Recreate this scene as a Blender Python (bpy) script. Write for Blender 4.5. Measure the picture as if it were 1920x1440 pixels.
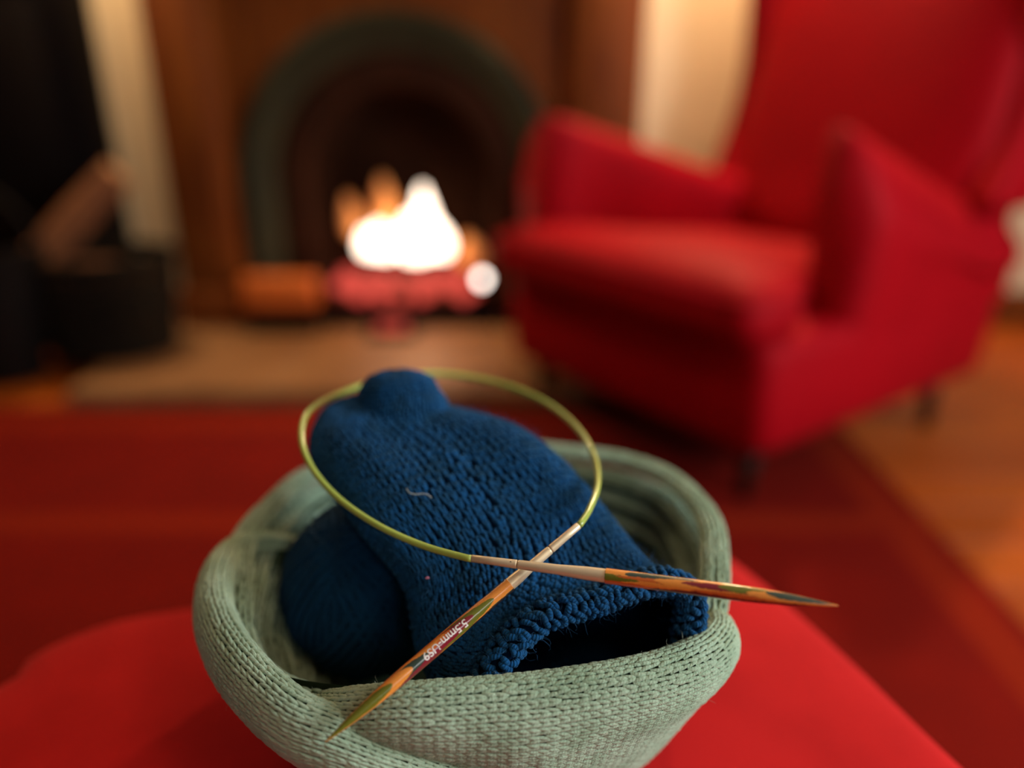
import bpy, bmesh, math, random
import numpy as np
from mathutils import Vector

random.seed(7)
rng = np.random.default_rng(7)
for o in list(bpy.data.objects):
    bpy.data.objects.remove(o)
SC = bpy.context.scene
COL = SC.collection

# ------------------------------------------------------------------ camera
H = 0.76                      # camera height above the floor
FPX = 1442.0                  # focal length in pixels of the 1920 px wide frame
PITCH = math.radians(21.8)
CP, SP = math.cos(PITCH), math.sin(PITCH)
cam_d = bpy.data.cameras.new('camera')
cam_d.sensor_width = 36.0
cam_d.lens = FPX / 1920 * 36
cam_d.clip_start = 0.01
cam_d.dof.use_dof = True
cam_d.dof.focus_distance = 0.299
cam_d.dof.aperture_fstop = cam_d.lens / 14.0
cam = bpy.data.objects.new('camera', cam_d)
cam.location = (0, 0, H)
cam.rotation_euler = (math.pi / 2 - PITCH, 0, 0)
COL.objects.link(cam)
SC.camera = cam

# ------------------------------------------------------------------ world, light, exposure
SC.view_settings.view_transform = 'Standard'
SC.view_settings.look = 'None'
SC.view_settings.exposure = 0.0
SC.view_settings.gamma = 1.0
SC.view_settings.use_curve_mapping = False
SC.cycles.use_denoising = True
SC.cycles.max_bounces = 6
SC.cycles.sample_clamp_indirect = 4.0
wd = bpy.data.worlds.new('world')
SC.world = wd
wd.use_nodes = True
wd.node_tree.nodes['Background'].inputs[0].default_value = (0.55, 0.65, 0.8, 1)
wd.node_tree.nodes['Background'].inputs[1].default_value = 0.014


def area(name, loc, target, size, size_y, energy, color):
    l = bpy.data.lights.new(name, 'AREA')
    l.shape = 'RECTANGLE'
    l.size, l.size_y, l.energy, l.color = size, size_y, energy, color
    o = bpy.data.objects.new(name, l)
    o.location = loc
    o.rotation_euler = (Vector(target) - Vector(loc)).to_track_quat('-Z', 'Y').to_euler()
    COL.objects.link(o)
    return o


# daylight of the window in the right hand wall, behind the camera
area('window_daylight', (2.0, 0.05, 1.25), (0.2, 0.7, 0.5), 0.9, 0.95, 58.0, (0.83, 0.93, 1.0))
# daylight of the window behind the viewer
area('window_daylight_behind', (0.75, -1.56, 1.50), (0.0, 0.3, 0.56), 0.30, 0.44, 3.4, (1.0, 0.96, 0.90))
for nm, x, e in (('added_wall_light', 0.70, 88.0), ('added_wall_light', -1.15, 58.0)):  # added unseen warm lights that brighten the cream wall
    l = bpy.data.lights.new(nm, 'POINT')
    l.energy, l.color, l.shadow_soft_size = e, (1.0, 0.74, 0.44), 0.05
    o = bpy.data.objects.new(nm, l)
    o.location = (x, 2.20, 1.62)
    COL.objects.link(o)
# warm ceiling lamp (its shade is built with the room)
area('ceiling_lamp_light', (1.15, -0.65, 2.30), (1.15, -0.65, 0), 0.46, 0.46, 8.0, (1.0, 0.77, 0.50))


# ------------------------------------------------------------------ pixel -> point helpers
def ray(u, v):
    a = (u - 960) / FPX
    w = (720 - v) / FPX
    return np.array([a, CP + w * SP, -SP + w * CP])


def Pd(u, v, d):              # point of a pixel at camera depth d
    return ray(u, v) * d + np.array([0, 0, H])


def Pz(u, v, z):              # point of a pixel on the level z below the camera
    r = ray(u, v)
    return r * (z / r[2]) + np.array([0, 0, H])


def Py(u, v, y):              # point of a pixel on the plane y
    r = ray(u, v)
    return r * (y / r[1]) + np.array([0, 0, H])


# ------------------------------------------------------------------ materials
def mat(name, color, rough=0.6, metal=0.0, sheen=0.0, sheen_tint=None, var=0.0, var_scale=40, bump=0.0, bump_scale=400,
        coat=0.0, emis=None, emis_s=0.0, spec=0.5, color2=None, stretch=None, attr=None, ply=0.0, coord='Object'):
    m = bpy.data.materials.new(name)
    m.use_nodes = True
    nt = m.node_tree
    N, L = nt.nodes, nt.links
    b = N['Principled BSDF']
    b.inputs['Base Color'].default_value = (*color, 1)
    b.inputs['Roughness'].default_value = rough
    b.inputs['Metallic'].default_value = metal
    b.inputs['Specular IOR Level'].default_value = spec
    if sheen:
        b.inputs['Sheen Weight'].default_value = sheen
        b.inputs['Sheen Roughness'].default_value = 0.45
        b.inputs['Sheen Tint'].default_value = (*(sheen_tint or color), 1)
    if coat:
        b.inputs['Coat Weight'].default_value = coat
        b.inputs['Coat Roughness'].default_value = 0.09
    if emis:
        b.inputs['Emission Color'].default_value = (*emis, 1)
        b.inputs['Emission Strength'].default_value = emis_s
    tc = N.new('ShaderNodeTexCoord')
    vec = tc.outputs[coord]
    if stretch:
        mp = N.new('ShaderNodeMapping')
        mp.inputs['Scale'].default_value = stretch
        L.new(vec, mp.inputs['Vector'])
        vec = mp.outputs['Vector']
    if attr:
        at = N.new('ShaderNodeAttribute')
        at.attribute_name = attr
        L.new(at.outputs['Color'], b.inputs['Base Color'])
    elif var or color2:
        nz = N.new('ShaderNodeTexNoise')
        nz.inputs['Scale'].default_value = var_scale
        nz.inputs['Detail'].default_value = 5
        L.new(vec, nz.inputs['Vector'])
        mx = N.new('ShaderNodeValToRGB')
        c2 = color2 or tuple(c * (1 - var) for c in color)
        c1 = color if color2 else tuple(min(1, c * (1 + var)) for c in color)
        mx.color_ramp.elements[0].position = 0.35
        mx.color_ramp.elements[1].position = 0.65
        mx.color_ramp.elements[0].color = (*c2, 1)
        mx.color_ramp.elements[1].color = (*c1, 1)
        L.new(nz.outputs['Fac'], mx.inputs['Fac'])
        L.new(mx.outputs['Color'], b.inputs['Base Color'])
    last = None
    if bump:
        nb = N.new('ShaderNodeTexNoise')
        nb.inputs['Scale'].default_value = bump_scale
        nb.inputs['Detail'].default_value = 4
        L.new(vec, nb.inputs['Vector'])
        bp = N.new('ShaderNodeBump')
        bp.inputs['Strength'].default_value = bump
        bp.inputs['Distance'].default_value = 0.0006
        L.new(nb.outputs['Fac'], bp.inputs['Height'])
        last = bp
    if ply:
        wv = N.new('ShaderNodeTexWave')
        wv.wave_type = 'BANDS'
        wv.bands_direction = 'DIAGONAL'
        wv.inputs['Scale'].default_value = 1.0
        wv.inputs['Distortion'].default_value = 1.0
        L.new(tc.outputs['UV'], wv.inputs['Vector'])
        b2 = N.new('ShaderNodeBump')
        b2.inputs['Strength'].default_value = ply
        b2.inputs['Distance'].default_value = 0.0005
        L.new(wv.outputs['Fac'], b2.inputs['Height'])
        if last:
            L.new(last.outputs['Normal'], b2.inputs['Normal'])
        last = b2
    if last:
        L.new(last.outputs['Normal'], b.inputs['Normal'])
    return m


M = {}
M['cord'] = mat('sage_cord', (0.42, 0.545, 0.385), 0.95, sheen=0.2, sheen_tint=(0.7, 0.8, 0.7), color2=(0.30, 0.41, 0.27),
                var_scale=60, bump=0.7, bump_scale=2200, ply=0.18, spec=0.15)
M['cord_core'] = mat('sage_cord_core', (0.075, 0.105, 0.055), 1.0, bump=0.5, bump_scale=1500, spec=0.1, var=0.1)
M['groove_shade'] = mat('dark_groove_shade', (0.022, 0.032, 0.014), 1.0, spec=0.05, var=0.1)  # near-black to paint the shade in the grooves between coils
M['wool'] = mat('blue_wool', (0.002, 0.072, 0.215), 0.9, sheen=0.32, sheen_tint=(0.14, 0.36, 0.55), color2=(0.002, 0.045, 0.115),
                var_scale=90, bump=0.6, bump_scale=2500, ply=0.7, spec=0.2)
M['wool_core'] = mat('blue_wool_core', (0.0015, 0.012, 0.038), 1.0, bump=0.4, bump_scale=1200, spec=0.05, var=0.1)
M['wool_shaded'] = mat('blue_wool_shaded', (0.0026, 0.034, 0.088), 0.95, sheen=0.15, sheen_tint=(0.08, 0.25, 0.45), var=0.2,
                     var_scale=80, bump=0.6, bump_scale=2500, ply=0.6, spec=0.15)  # same yarn as the mitten, darkened to paint the shade inside the basket
M['fuzz_blue'] = mat('blue_fibre', (0.03, 0.12, 0.26), 0.8, spec=0.3, var=0.2)
M['fuzz_pale'] = mat('pale_fibre', (0.30, 0.34, 0.33), 0.8, var=0.1)
M['fuzz_sage'] = mat('sage_fibre', (0.40, 0.45, 0.34), 0.8, var=0.1)
M['fuzz_pink'] = mat('pink_fibre', (0.75, 0.25, 0.35), 0.8, var=0.1)
M['wood_needle'] = mat('laminated_birch', (0.8, 0.3, 0.05), 0.32, coat=0.8, attr='Col', bump=0.12, bump_scale=900)
M['ferrule'] = mat('champagne_metal', (0.80, 0.66, 0.42), 0.38, metal=0.35, bump=0.05, bump_scale=300, var=0.03)
M['print'] = mat('white_print', (0.85, 0.80, 0.72), 0.5, var=0.03)
M['cable'] = mat('lime_cable', (0.37, 0.47, 0.085), 0.28, coat=0.5, var=0.08, var_scale=20)
M['hole'] = mat('dark_hole', (0.01, 0.008, 0.005), 0.8, var=0.1)
M['pouf'] = mat('coral_red_fabric', (0.56, 0.011, 0.012), 0.85, sheen=0.15, sheen_tint=(1, 0.25, 0.2), color2=(0.45, 0.007, 0.008),
                var_scale=14, bump=0.6, bump_scale=900, spec=0.1)
M['pouf_pipe'] = mat('dark_red_piping', (0.20, 0.006, 0.008), 0.8, bump=0.4, bump_scale=900, var=0.1)
M['red'] = mat('crimson_fabric', (0.32, 0.0003, 0.0045), 0.65, sheen=0.04, sheen_tint=(1, 0.15, 0.1), var=0.06, var_scale=6,
               bump=0.3, bump_scale=500, spec=0.09)
M['leg'] = mat('dark_stained_leg', (0.014, 0.006, 0.003), 0.6, spec=0.15, var=0.2)
M['wall'] = mat('cream_plaster', (0.74, 0.56, 0.34), 0.85, var=0.04, var_scale=5, bump=0.2, bump_scale=60)
M['dark_wall'] = mat('brown_plaster', (0.10, 0.05, 0.03), 0.9, var=0.1, var_scale=5)
M['ceiling'] = mat('white_ceiling', (0.6, 0.5, 0.4), 0.9, var=0.03, var_scale=4)
M['surround'] = mat('brown_timber', (0.19, 0.046, 0.005), 0.6, spec=0.12, color2=(0.115, 0.024, 0.003), var_scale=4, stretch=(6, 6, 1))
M['iron'] = mat('green_grey_cast_iron', (0.030, 0.026, 0.010), 0.6, spec=0.15, var=0.15, var_scale=8, bump=0.3, bump_scale=80)
M['iron_in'] = mat('sooty_brown_iron', (0.036, 0.010, 0.003), 0.8, spec=0.1, var=0.2, var_scale=8)
M['black'] = mat('black_iron', (0.006, 0.004, 0.003), 0.6, spec=0.1, var=0.1)
M['soot'] = mat('sooty_firebrick', (0.020, 0.007, 0.003), 0.95, spec=0.05, var=0.3, var_scale=10)
M['stone'] = mat('tan_hearth_stone', (0.25, 0.115, 0.042), 0.5, spec=0.25, color2=(0.16, 0.065, 0.022), var_scale=4)
M['rug'] = mat('rug', (0.28, 0.008, 0.001), 0.95, spec=0.08)
M['plank'] = mat('orange_oak', (0.40, 0.080, 0.003), 0.5, spec=0.25, color2=(0.34, 0.06, 0.006), var_scale=2, stretch=(1, 8, 1))
M['plank2'] = mat('brown_oak', (0.34, 0.062, 0.003), 0.5, spec=0.25, color2=(0.28, 0.048, 0.005), var_scale=2, stretch=(1, 8, 1))
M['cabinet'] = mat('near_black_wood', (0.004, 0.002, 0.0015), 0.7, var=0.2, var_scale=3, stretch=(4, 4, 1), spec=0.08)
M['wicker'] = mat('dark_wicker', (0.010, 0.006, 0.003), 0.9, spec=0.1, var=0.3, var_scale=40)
M['bark'] = mat('log_bark', (0.22, 0.07, 0.015), 0.9, color2=(0.12, 0.035, 0.008), var_scale=20, bump=0.8, bump_scale=60)
M['log_end'] = mat('cut_log', (0.35, 0.15, 0.05), 0.8, var=0.15, var_scale=20)
M['copper'] = mat('orange_copper', (0.70, 0.15, 0.02), 0.45, metal=0.3, var=0.1)
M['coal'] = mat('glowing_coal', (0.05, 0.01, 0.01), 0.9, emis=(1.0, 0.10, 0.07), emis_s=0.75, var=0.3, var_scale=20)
M['coal_dark'] = mat('charred_coal', (0.02, 0.01, 0.01), 0.9, emis=(1.0, 0.12, 0.03), emis_s=0.08, var=0.3)
M['flame'] = mat('bright_flame', (1, 0.8, 0.6), 0.9, emis=(1.0, 0.80, 0.62), emis_s=5.0)
M['flame_dim'] = mat('orange_flame', (1, 0.4, 0.1), 0.9, emis=(1.0, 0.33, 0.11), emis_s=0.24)
M['glint'] = mat('glint_glow', (1, 0.9, 0.8), 0.9, emis=(1.0, 0.86, 0.76), emis_s=7.5)  # glow for a glint on metal, not part of the fire
M['brass'] = mat('brass', (0.8, 0.5, 0.2), 0.25, metal=1.0, var=0.05)
M['shade'] = mat('linen_shade', (0.8, 0.65, 0.45), 0.8, emis=(1, 0.7, 0.4), emis_s=1.2)
M['window_frame'] = mat('white_paint', (0.7, 0.7, 0.68), 0.5, var=0.03)
M['sky_pane'] = mat('window_pane', (0.7, 0.8, 0.9), 0.1, emis=(0.8, 0.9, 1.0), emis_s=1.5)


def rug_nodes():
    m = M['rug']
    nt = m.node_tree
    N, L = nt.nodes, nt.links
    b = N['Principled BSDF']
    tc = N.new('ShaderNodeTexCoord')
    sep = N.new('ShaderNodeSeparateXYZ')
    L.new(tc.outputs['Object'], sep.inputs[0])
    def band(sock, lo, hi):
        a = N.new('ShaderNodeMath'); a.operation = 'GREATER_THAN'; a.inputs[1].default_value = lo
        c = N.new('ShaderNodeMath'); c.operation = 'LESS_THAN'; c.inputs[1].default_value = hi
        d = N.new('ShaderNodeMath'); d.operation = 'MULTIPLY'
        L.new(sock, a.inputs[0]); L.new(sock, c.inputs[0]); L.new(a.outputs[0], d.inputs[0]); L.new(c.outputs[0], d.inputs[1])
        return d.outputs[0]
    def add(x, y):
        d = N.new('ShaderNodeMath'); d.operation = 'MAXIMUM'
        L.new(x, d.inputs[0]); L.new(y, d.inputs[1])
        return d.outputs[0]
    # rug local frame: x to the right, y away; origin at its far right corner
    f = add(band(sep.outputs[0], -0.10, -0.03), band(sep.outputs[1], -0.14, -0.06))
    f = add(f, band(sep.outputs[1], -0.56, -0.50))
    nz = N.new('ShaderNodeTexNoise'); nz.inputs['Scale'].default_value = 9
    L.new(tc.outputs['Object'], nz.inputs['Vector'])
    red = N.new('ShaderNodeMix'); red.data_type = 'RGBA'
    red.inputs['A'].default_value = (0.10, 0.0022, 0.0004, 1)
    red.inputs['B'].default_value = (0.16, 0.0035, 0.0004, 1)
    L.new(nz.outputs['Fac'], red.inputs['Factor'])
    mx = N.new('ShaderNodeMix'); mx.data_type = 'RGBA'
    L.new(f, mx.inputs['Factor']); L.new(red.outputs['Result'], mx.inputs['A'])
    mx.inputs['B'].default_value = (0.18, 0.009, 0.0008, 1)
    L.new(mx.outputs['Result'], b.inputs['Base Color'])


rug_nodes()


# ------------------------------------------------------------------ object helpers
def empty(name, loc=(0, 0, 0), label=None, cat=None, group=None, kind=None, rotz=0.0):
    o = bpy.data.objects.new(name, None)
    o.empty_display_size = 0.02
    o.location = loc
    o.rotation_euler = (0, 0, rotz)
    COL.objects.link(o)
    return tag(o, label, cat, group, kind)


def tag(o, label=None, cat=None, group=None, kind=None):
    if label: o['label'] = label
    if cat: o['category'] = cat
    if group: o['group'] = group
    if kind: o['kind'] = kind
    return o


def link_mesh(name, me, m, parent=None, smooth=True, local=False):
    if m is not None:
        me.materials.append(m)
    if smooth:
        me.polygons.foreach_set('use_smooth', np.ones(len(me.polygons), dtype=bool))
    o = bpy.data.objects.new(name, me)
    COL.objects.link(o)
    if parent is not None:
        o.parent = parent
        if not local:
            me.transform(world_of(parent).inverted())
    return o


def world_of(o):
    from mathutils import Matrix
    w = Matrix.Identity(4)
    while o is not None:
        w = Matrix.LocRotScale(o.location, o.rotation_euler, o.scale) @ w
        o = o.parent
    return w


def np_mesh(name, V, F, uv=None, col=None):
    """V (n,3); F (k,3) or (k,4) int"""
    me = bpy.data.meshes.new(name)
    V = np.asarray(V, dtype=np.float32)
    F = np.asarray(F, dtype=np.int32)
    k, s = F.shape
    me.vertices.add(len(V))
    me.vertices.foreach_set('co', V.ravel())
    me.loops.add(k * s)
    me.loops.foreach_set('vertex_index', F.ravel())
    me.polygons.add(k)
    me.polygons.foreach_set('loop_start', np.arange(0, k * s, s, dtype=np.int32))
    if uv is not None:
        l = me.uv_layers.new(name='UVMap')
        l.data.foreach_set('uv', np.asarray(uv, dtype=np.float32)[F.ravel()].ravel())
    me.update(calc_edges=True)
    if col is not None:
        a = me.color_attributes.new('Col', 'FLOAT_COLOR', 'POINT')
        a.data.foreach_set('color', np.asarray(col, dtype=np.float32).ravel())
    return me


class MB:
    """collects pieces of one part"""
    def __init__(self):
        self.bm = bmesh.new()

    def box(self, lo, hi, bev=0.0, seg=2, rot=None, at=None):
        r = bmesh.ops.create_cube(self.bm, size=1)
        vs = r['verts']
        lo, hi = Vector(lo), Vector(hi)
        for v in vs:
            v.co = Vector([lo[i] + (v.co[i] + 0.5) * (hi[i] - lo[i]) for i in range(3)])
        if bev:
            es = list({e for v in vs for e in v.link_edges})
            r2 = bmesh.ops.bevel(self.bm, geom=es, offset=bev, segments=seg, affect='EDGES', profile=0.5)
            vs = list({v for f in r2['faces'] for v in f.verts} | {v for v in vs if v.is_valid})
        if rot is not None:
            for v in vs:
                if v.is_valid:
                    v.co = rot @ v.co
        return self

    def grid(self, G, closed_u=False, closed_v=False, cap=False):
        """G (I,J,3) array of points as a quad sheet"""
        I, J = len(G), len(G[0])
        vs = [[self.bm.verts.new(tuple(p)) for p in row] for row in G]
        for i in range(I if closed_u else I - 1):
            for j in range(J if closed_v else J - 1):
                a, b = vs[i][j], vs[(i + 1) % I][j]
                c, d = vs[(i + 1) % I][(j + 1) % J], vs[i][(j + 1) % J]
                try:
                    self.bm.faces.new((a, b, c, d))
                except ValueError:
                    pass
        if cap:
            for row in (vs[0], vs[-1]):
                try:
                    self.bm.faces.new(row)
                except ValueError:
                    pass
        return self

    def tube(self, pts, r, n=10, cap=True):
        pts = [Vector(p) for p in pts]
        rs = r if hasattr(r, '__len__') else [r] * len(pts)
        rows = []
        up = Vector((0, 0, 1))
        for i, p in enumerate(pts):
            t = (pts[min(i + 1, len(pts) - 1)] - pts[max(i - 1, 0)]).normalized()
            if i == 0:
                if abs(t.dot(up)) > 0.9:
                    up = Vector((1, 0, 0))
                x = t.cross(up).normalized()
            else:
                x = (x - t * x.dot(t)).normalized()
            y = t.cross(x)
            rows.append([p + (x * math.cos(a) + y * math.sin(a)) * rs[i] for a in [2 * math.pi * k / n for k in range(n)]])
        return self.grid(rows, closed_v=True, cap=cap)

    def build(self, name, m, parent=None, smooth=True, local=False, recalc=True):
        me = bpy.data.meshes.new(name)
        if recalc:
            bmesh.ops.recalc_face_normals(self.bm, faces=self.bm.faces)
        self.bm.to_mesh(me)
        self.bm.free()
        return link_mesh(name, me, m, parent, smooth, local)


def catmull(P, n, closed=False):
    P = np.asarray(P, dtype=float)
    k = len(P)
    if closed:
        t = np.linspace(0, k, n, endpoint=False)
        i = np.floor(t).astype(int)
        f = (t - i)[:, None]
        p0, p1, p2, p3 = P[(i - 1) % k], P[i % k], P[(i + 1) % k], P[(i + 2) % k]
    else:
        t = np.linspace(0, k - 1, n)
        i = np.minimum(np.floor(t).astype(int), k - 2)
        f = (t - i)[:, None]
        E = np.vstack([2 * P[0] - P[1], P, 2 * P[-1] - P[-2]])
        p0, p1, p2, p3 = E[i], E[i + 1], E[i + 2], E[i + 3]
    return 0.5 * ((2 * p1) + (p2 - p0) * f + (2 * p0 - 5 * p1 + 4 * p2 - p3) * f ** 2 + (3 * p1 - p0 - 3 * p2 + p3) * f ** 3)


def even(P, n, closed=False):
    """resample a dense polyline at even arc length"""
    Q = np.vstack([P, P[:1]]) if closed else P
    d = np.r_[0, np.cumsum(np.linalg.norm(np.diff(Q, axis=0), axis=1))]
    t = np.linspace(0, d[-1], n, endpoint=not closed)
    return np.stack([np.interp(t, d, Q[:, c]) for c in range(Q.shape[1])], 1)


class Surf:
    """fine grid surface with bilinear lookup; a runs over axis 0, b over axis 1 (both 0..1)"""
    def __init__(self, G, ca=False, cb=False, flip=False):
        self.G, self.ca, self.cb = G, ca, cb
        if ca:
            G = np.concatenate([G[-1:], G, G[:2]], 0)
        else:
            G = np.concatenate([2 * G[:1] - G[1:2], G, 2 * G[-1:] - G[-2:-1]], 0)
        if cb:
            G = np.concatenate([G[:, -1:], G, G[:, :2]], 1)
        else:
            G = np.concatenate([2 * G[:, :1] - G[:, 1:2], G, 2 * G[:, -1:] - G[:, -2:-1]], 1)
        da = (G[2:, 1:-1] - G[:-2, 1:-1]) / 2
        db = (G[1:-1, 2:] - G[1:-1, :-2]) / 2
        n = np.cross(da, db)
        n /= np.linalg.norm(n, axis=2, keepdims=True) + 1e-12
        if flip:
            n = -n
        self.P = G[1:-1, 1:-1]
        self.N = n
        self.I, self.J = self.P.shape[0] - 1, self.P.shape[1] - 1
        self.wb = np.linalg.norm(db, axis=2) * self.J     # length of the whole b axis, locally
        self.wa = np.linalg.norm(da, axis=2) * self.I

    def look(self, X, a, b):
        a = (a % 1.0) if self.ca else np.clip(a, 0, 1)
        b = (b % 1.0) if self.cb else np.clip(b, 0, 1)
        x, y = a * self.I, b * self.J
        i = np.minimum(np.floor(x).astype(int), self.I - 1)
        j = np.minimum(np.floor(y).astype(int), self.J - 1)
        fx, fy = x - i, y - j
        if X.ndim == 3:
            fx, fy = fx[..., None], fy[..., None]
        return (X[i, j] * (1 - fx) * (1 - fy) + X[i + 1, j] * fx * (1 - fy) + X[i, j + 1] * (1 - fx) * fy + X[i + 1, j + 1] * fx * fy)

    def at(self, a, b):
        return self.look(self.P, a, b), self.look(self.N, a, b)

    def mesh(self, name, m, parent, off=0.0, step=1):
        G = self.G
        n = self.N[:G.shape[0], :G.shape[1]] if True else None
        Q = (G + n * off)[::step, ::step]
        I, J = Q.shape[:2]
        idx = np.arange(I * J).reshape(I, J)
        if self.ca: idx = np.vstack([idx, idx[:1]])
        if self.cb: idx = np.hstack([idx, idx[:, :1]])
        F = np.stack([idx[:-1, :-1], idx[1:, :-1], idx[1:, 1:], idx[:-1, 1:]], -1).reshape(-1, 4)
        return link_mesh(name, np_mesh(name, Q.reshape(-1, 3), F), m, parent)


def tubes(C, Nn, R, sides, name, m, parent, plies=3.0):
    """C (L,K,3) centre lines, Nn (L,K,3) surface normals, R (L,K) radii -> one mesh of L little tapered tubes"""
    Lc, K = C.shape[:2]
    T = np.gradient(C, axis=1)
    T /= np.linalg.norm(T, axis=2, keepdims=True) + 1e-12
    Bn = np.cross(Nn, T)
    Bn /= np.linalg.norm(Bn, axis=2, keepdims=True) + 1e-12
    N2 = np.cross(T, Bn)
    an = 2 * math.pi * np.arange(sides) / sides
    V = C[:, :, None] + R[:, :, None, None] * (Bn[:, :, None] * np.cos(an)[None, None, :, None] + N2[:, :, None] * np.sin(an)[None, None, :, None])
    V = V.reshape(-1, 3)
    idx = np.arange(Lc * K * sides).reshape(Lc, K, sides)
    nx = np.roll(idx, -1, axis=2)
    F = np.stack([idx[:, :-1], nx[:, :-1], nx[:, 1:], idx[:, 1:]], -1).reshape(-1, 4)
    uv = np.empty((Lc, K, sides, 2))
    uv[..., 0] = (np.linspace(0, plies, K))[None, :, None]
    uv[..., 1] = (np.arange(sides) / sides)[None, None, :]
    return link_mesh(name, np_mesh(name, V, F, uv=uv.reshape(-1, 2)), m, parent)


def knit(surf, ncol, nrow, m, parent, name='knit_stitches', fat=0.34, lift=0.10, K=5, sides=6, jit=0.06, a0=0.0, a1=1.0, b0=0.0, b1=1.0,
         over=1.25, spread=0.30, plies=3.0, mask=None, sgn=1, arch=0.22, blunt=0.6):
    """stocking stitch: ncol columns of V stitches run along a; two legs per stitch"""
    c, r, s = np.meshgrid(np.arange(ncol), np.arange(nrow), np.array([-1, 1]), indexing='ij')
    c, r, s = c.ravel(), r.ravel(), s.ravel()
    if mask is not None:
        k = mask((r + .5) / nrow, (c + .5) / ncol)
        c, r, s = c[k], r[k], s[k]
    n = len(c)
    t = np.linspace(0, 1, K)[None]
    jc = rng.normal(0, jit, (n, 1))
    jr = rng.normal(0, jit, (n, 1))
    # foot of the V near the column's middle, head out at its side
    xc = 0.5 + s[:, None] * (0.10 + (spread - 0.10) * np.sin(t * math.pi * 0.62)) + jc
    yr = (t - 0.5) * over + 0.5 + jr
    if sgn < 0:
        yr = 1 - yr
    b = b0 + (b1 - b0) * (c[:, None] + xc) / ncol
    a = a0 + (a1 - a0) * (r[:, None] + yr) / nrow
    P, Nn = surf.at(a, b)
    w = surf.look(surf.wb, a, b).mean(1, keepdims=True) * (b1 - b0) / ncol
    w = w * rng.normal(1, 0.08, (n, 1)).clip(0.8, 1.25)
    prof = np.sin(np.linspace(0.10, 0.93, K) * math.pi) ** blunt
    R = w * fat * prof[None]
    C = P + Nn * (w * (lift + arch * np.sin(t * math.pi)))[..., None]
    o = tubes(C, Nn, R, sides, name, m, parent, plies)
    o['kind'] = 'stuff'
    return o


def hairs(surf, n, length, rad, m, parent, name='loose_fibres', a=(0, 1), b=(0, 1), lift=0.001):
    aa = rng.uniform(a[0], a[1], n)
    bb = rng.uniform(b[0], b[1], n)
    P, Nn = surf.at(aa, bb)
    K = 5
    d = rng.normal(0, 1, (n, 3)); d /= np.linalg.norm(d, axis=1, keepdims=True)
    e = rng.normal(0, 1, (n, 3)); e /= np.linalg.norm(e, axis=1, keepdims=True)
    Ls = length * rng.uniform(0.4, 1.4, n)[:, None, None]
    t = np.linspace(0, 1, K)[None, :, None]
    C = P[:, None] + Nn[:, None] * lift + Ls * (t * (Nn[:, None] * 0.6 + d[:, None] * 0.7) + 0.5 * np.sin(t * 3) * e[:, None])
    R = np.full((n, K), rad) * np.linspace(1, 0.3, K)[None]
    o = tubes(C, np.repeat(Nn[:, None], K, 1) + 0.01, R, 3, name, m, parent)
    o['kind'] = 'stuff'
    return o


# ================================================================== THE ROOM
YW = 2.42
XL, XR, YB, ZC = -2.0, 2.1, -1.6, 2.5


def slab(name, lo, hi, m, kind='structure'):
    o = MB().box(lo, hi).build(name, m, smooth=False)
    o['kind'] = kind
    return o


slab('wall_left', (XL - 0.1, YB, 0), (XL, YW + 0.1, ZC), M['dark_wall'])
wf_ = MB()
wf_.box((XL, YB - .1, 0), (.40, YB, ZC)).box((1.10, YB - .1, 0), (XR, YB, ZC)).box((.40, YB - .1, 0), (1.10, YB, 1.02)).box((.40, YB - .1, 1.98), (1.10, YB, ZC))
o = wf_.build('wall_front', M['dark_wall'], smooth=False); o['kind'] = 'structure'
win2 = empty('window_2', (0.75, YB - .05, 1.02), kind='structure')
f = MB()
for (x0, x1, z0, z1) in ((.40, .44, 1.02, 1.98), (1.06, 1.10, 1.02, 1.98), (.44, 1.06, 1.02, 1.06), (.44, 1.06, 1.94, 1.98), (.735, .765, 1.06, 1.94)):
    f.box((x0, YB - .08, z0), (x1, YB - .02, z1), 0.004)
f.build('window_frame', M['window_frame'], win2)
for (x0, x1) in ((.44, .735), (.765, 1.06)):
    MB().box((x0, YB - .055, 1.06), (x1, YB - .045, 1.94)).build('pane', M['sky_pane'], win2, smooth=False)
slab('ceiling', (XL - .1, YB - .1, ZC), (XR + .1, YW + .1, ZC + 0.1), M['ceiling'])
# right hand wall with the window opening (behind the camera)
wr = MB()
wr.box((XR, YB, 0), (XR + 0.1, YW + .1, 0.72)).box((XR, YB, 1.78), (XR + 0.1, YW + .1, ZC))
wr.box((XR, YB, 0.72), (XR + 0.1, -.45, 1.78)).box((XR, 0.55, 0.72), (XR + 0.1, YW + .1, 1.78))
o = wr.build('wall_right', M['dark_wall'], smooth=False); o['kind'] = 'structure'
win = empty('window_1', (XR + 0.05, 0.05, 0.72), kind='structure')
f = MB()
for (y0, y1, z0, z1) in ((-.45, -.40, .72, 1.78), (.50, .55, .72, 1.78), (-.40, .50, .72, .77), (-.40, .50, 1.73, 1.78), (.03, .07, .77, 1.73)):
    f.box((XR + .02, y0, z0), (XR + .08, y1, z1), 0.004)
f.build('window_frame', M['window_frame'], win)
for (y0, y1) in ((-.40, .03), (.07, .50)):
    MB().box((XR + .045, y0, .77), (XR + .055, y1, 1.73)).build('pane', M['sky_pane'], win, smooth=False)
# skirting board of the back wall either side of the chimney breast
for nm, x0, x1 in (('baseboard_back', 0.36, XR),):
    o = MB().box((x0, YW - .018, 0), (x1, YW, .12), .005).build(nm, M['surround']); o['kind'] = 'structure'

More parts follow.
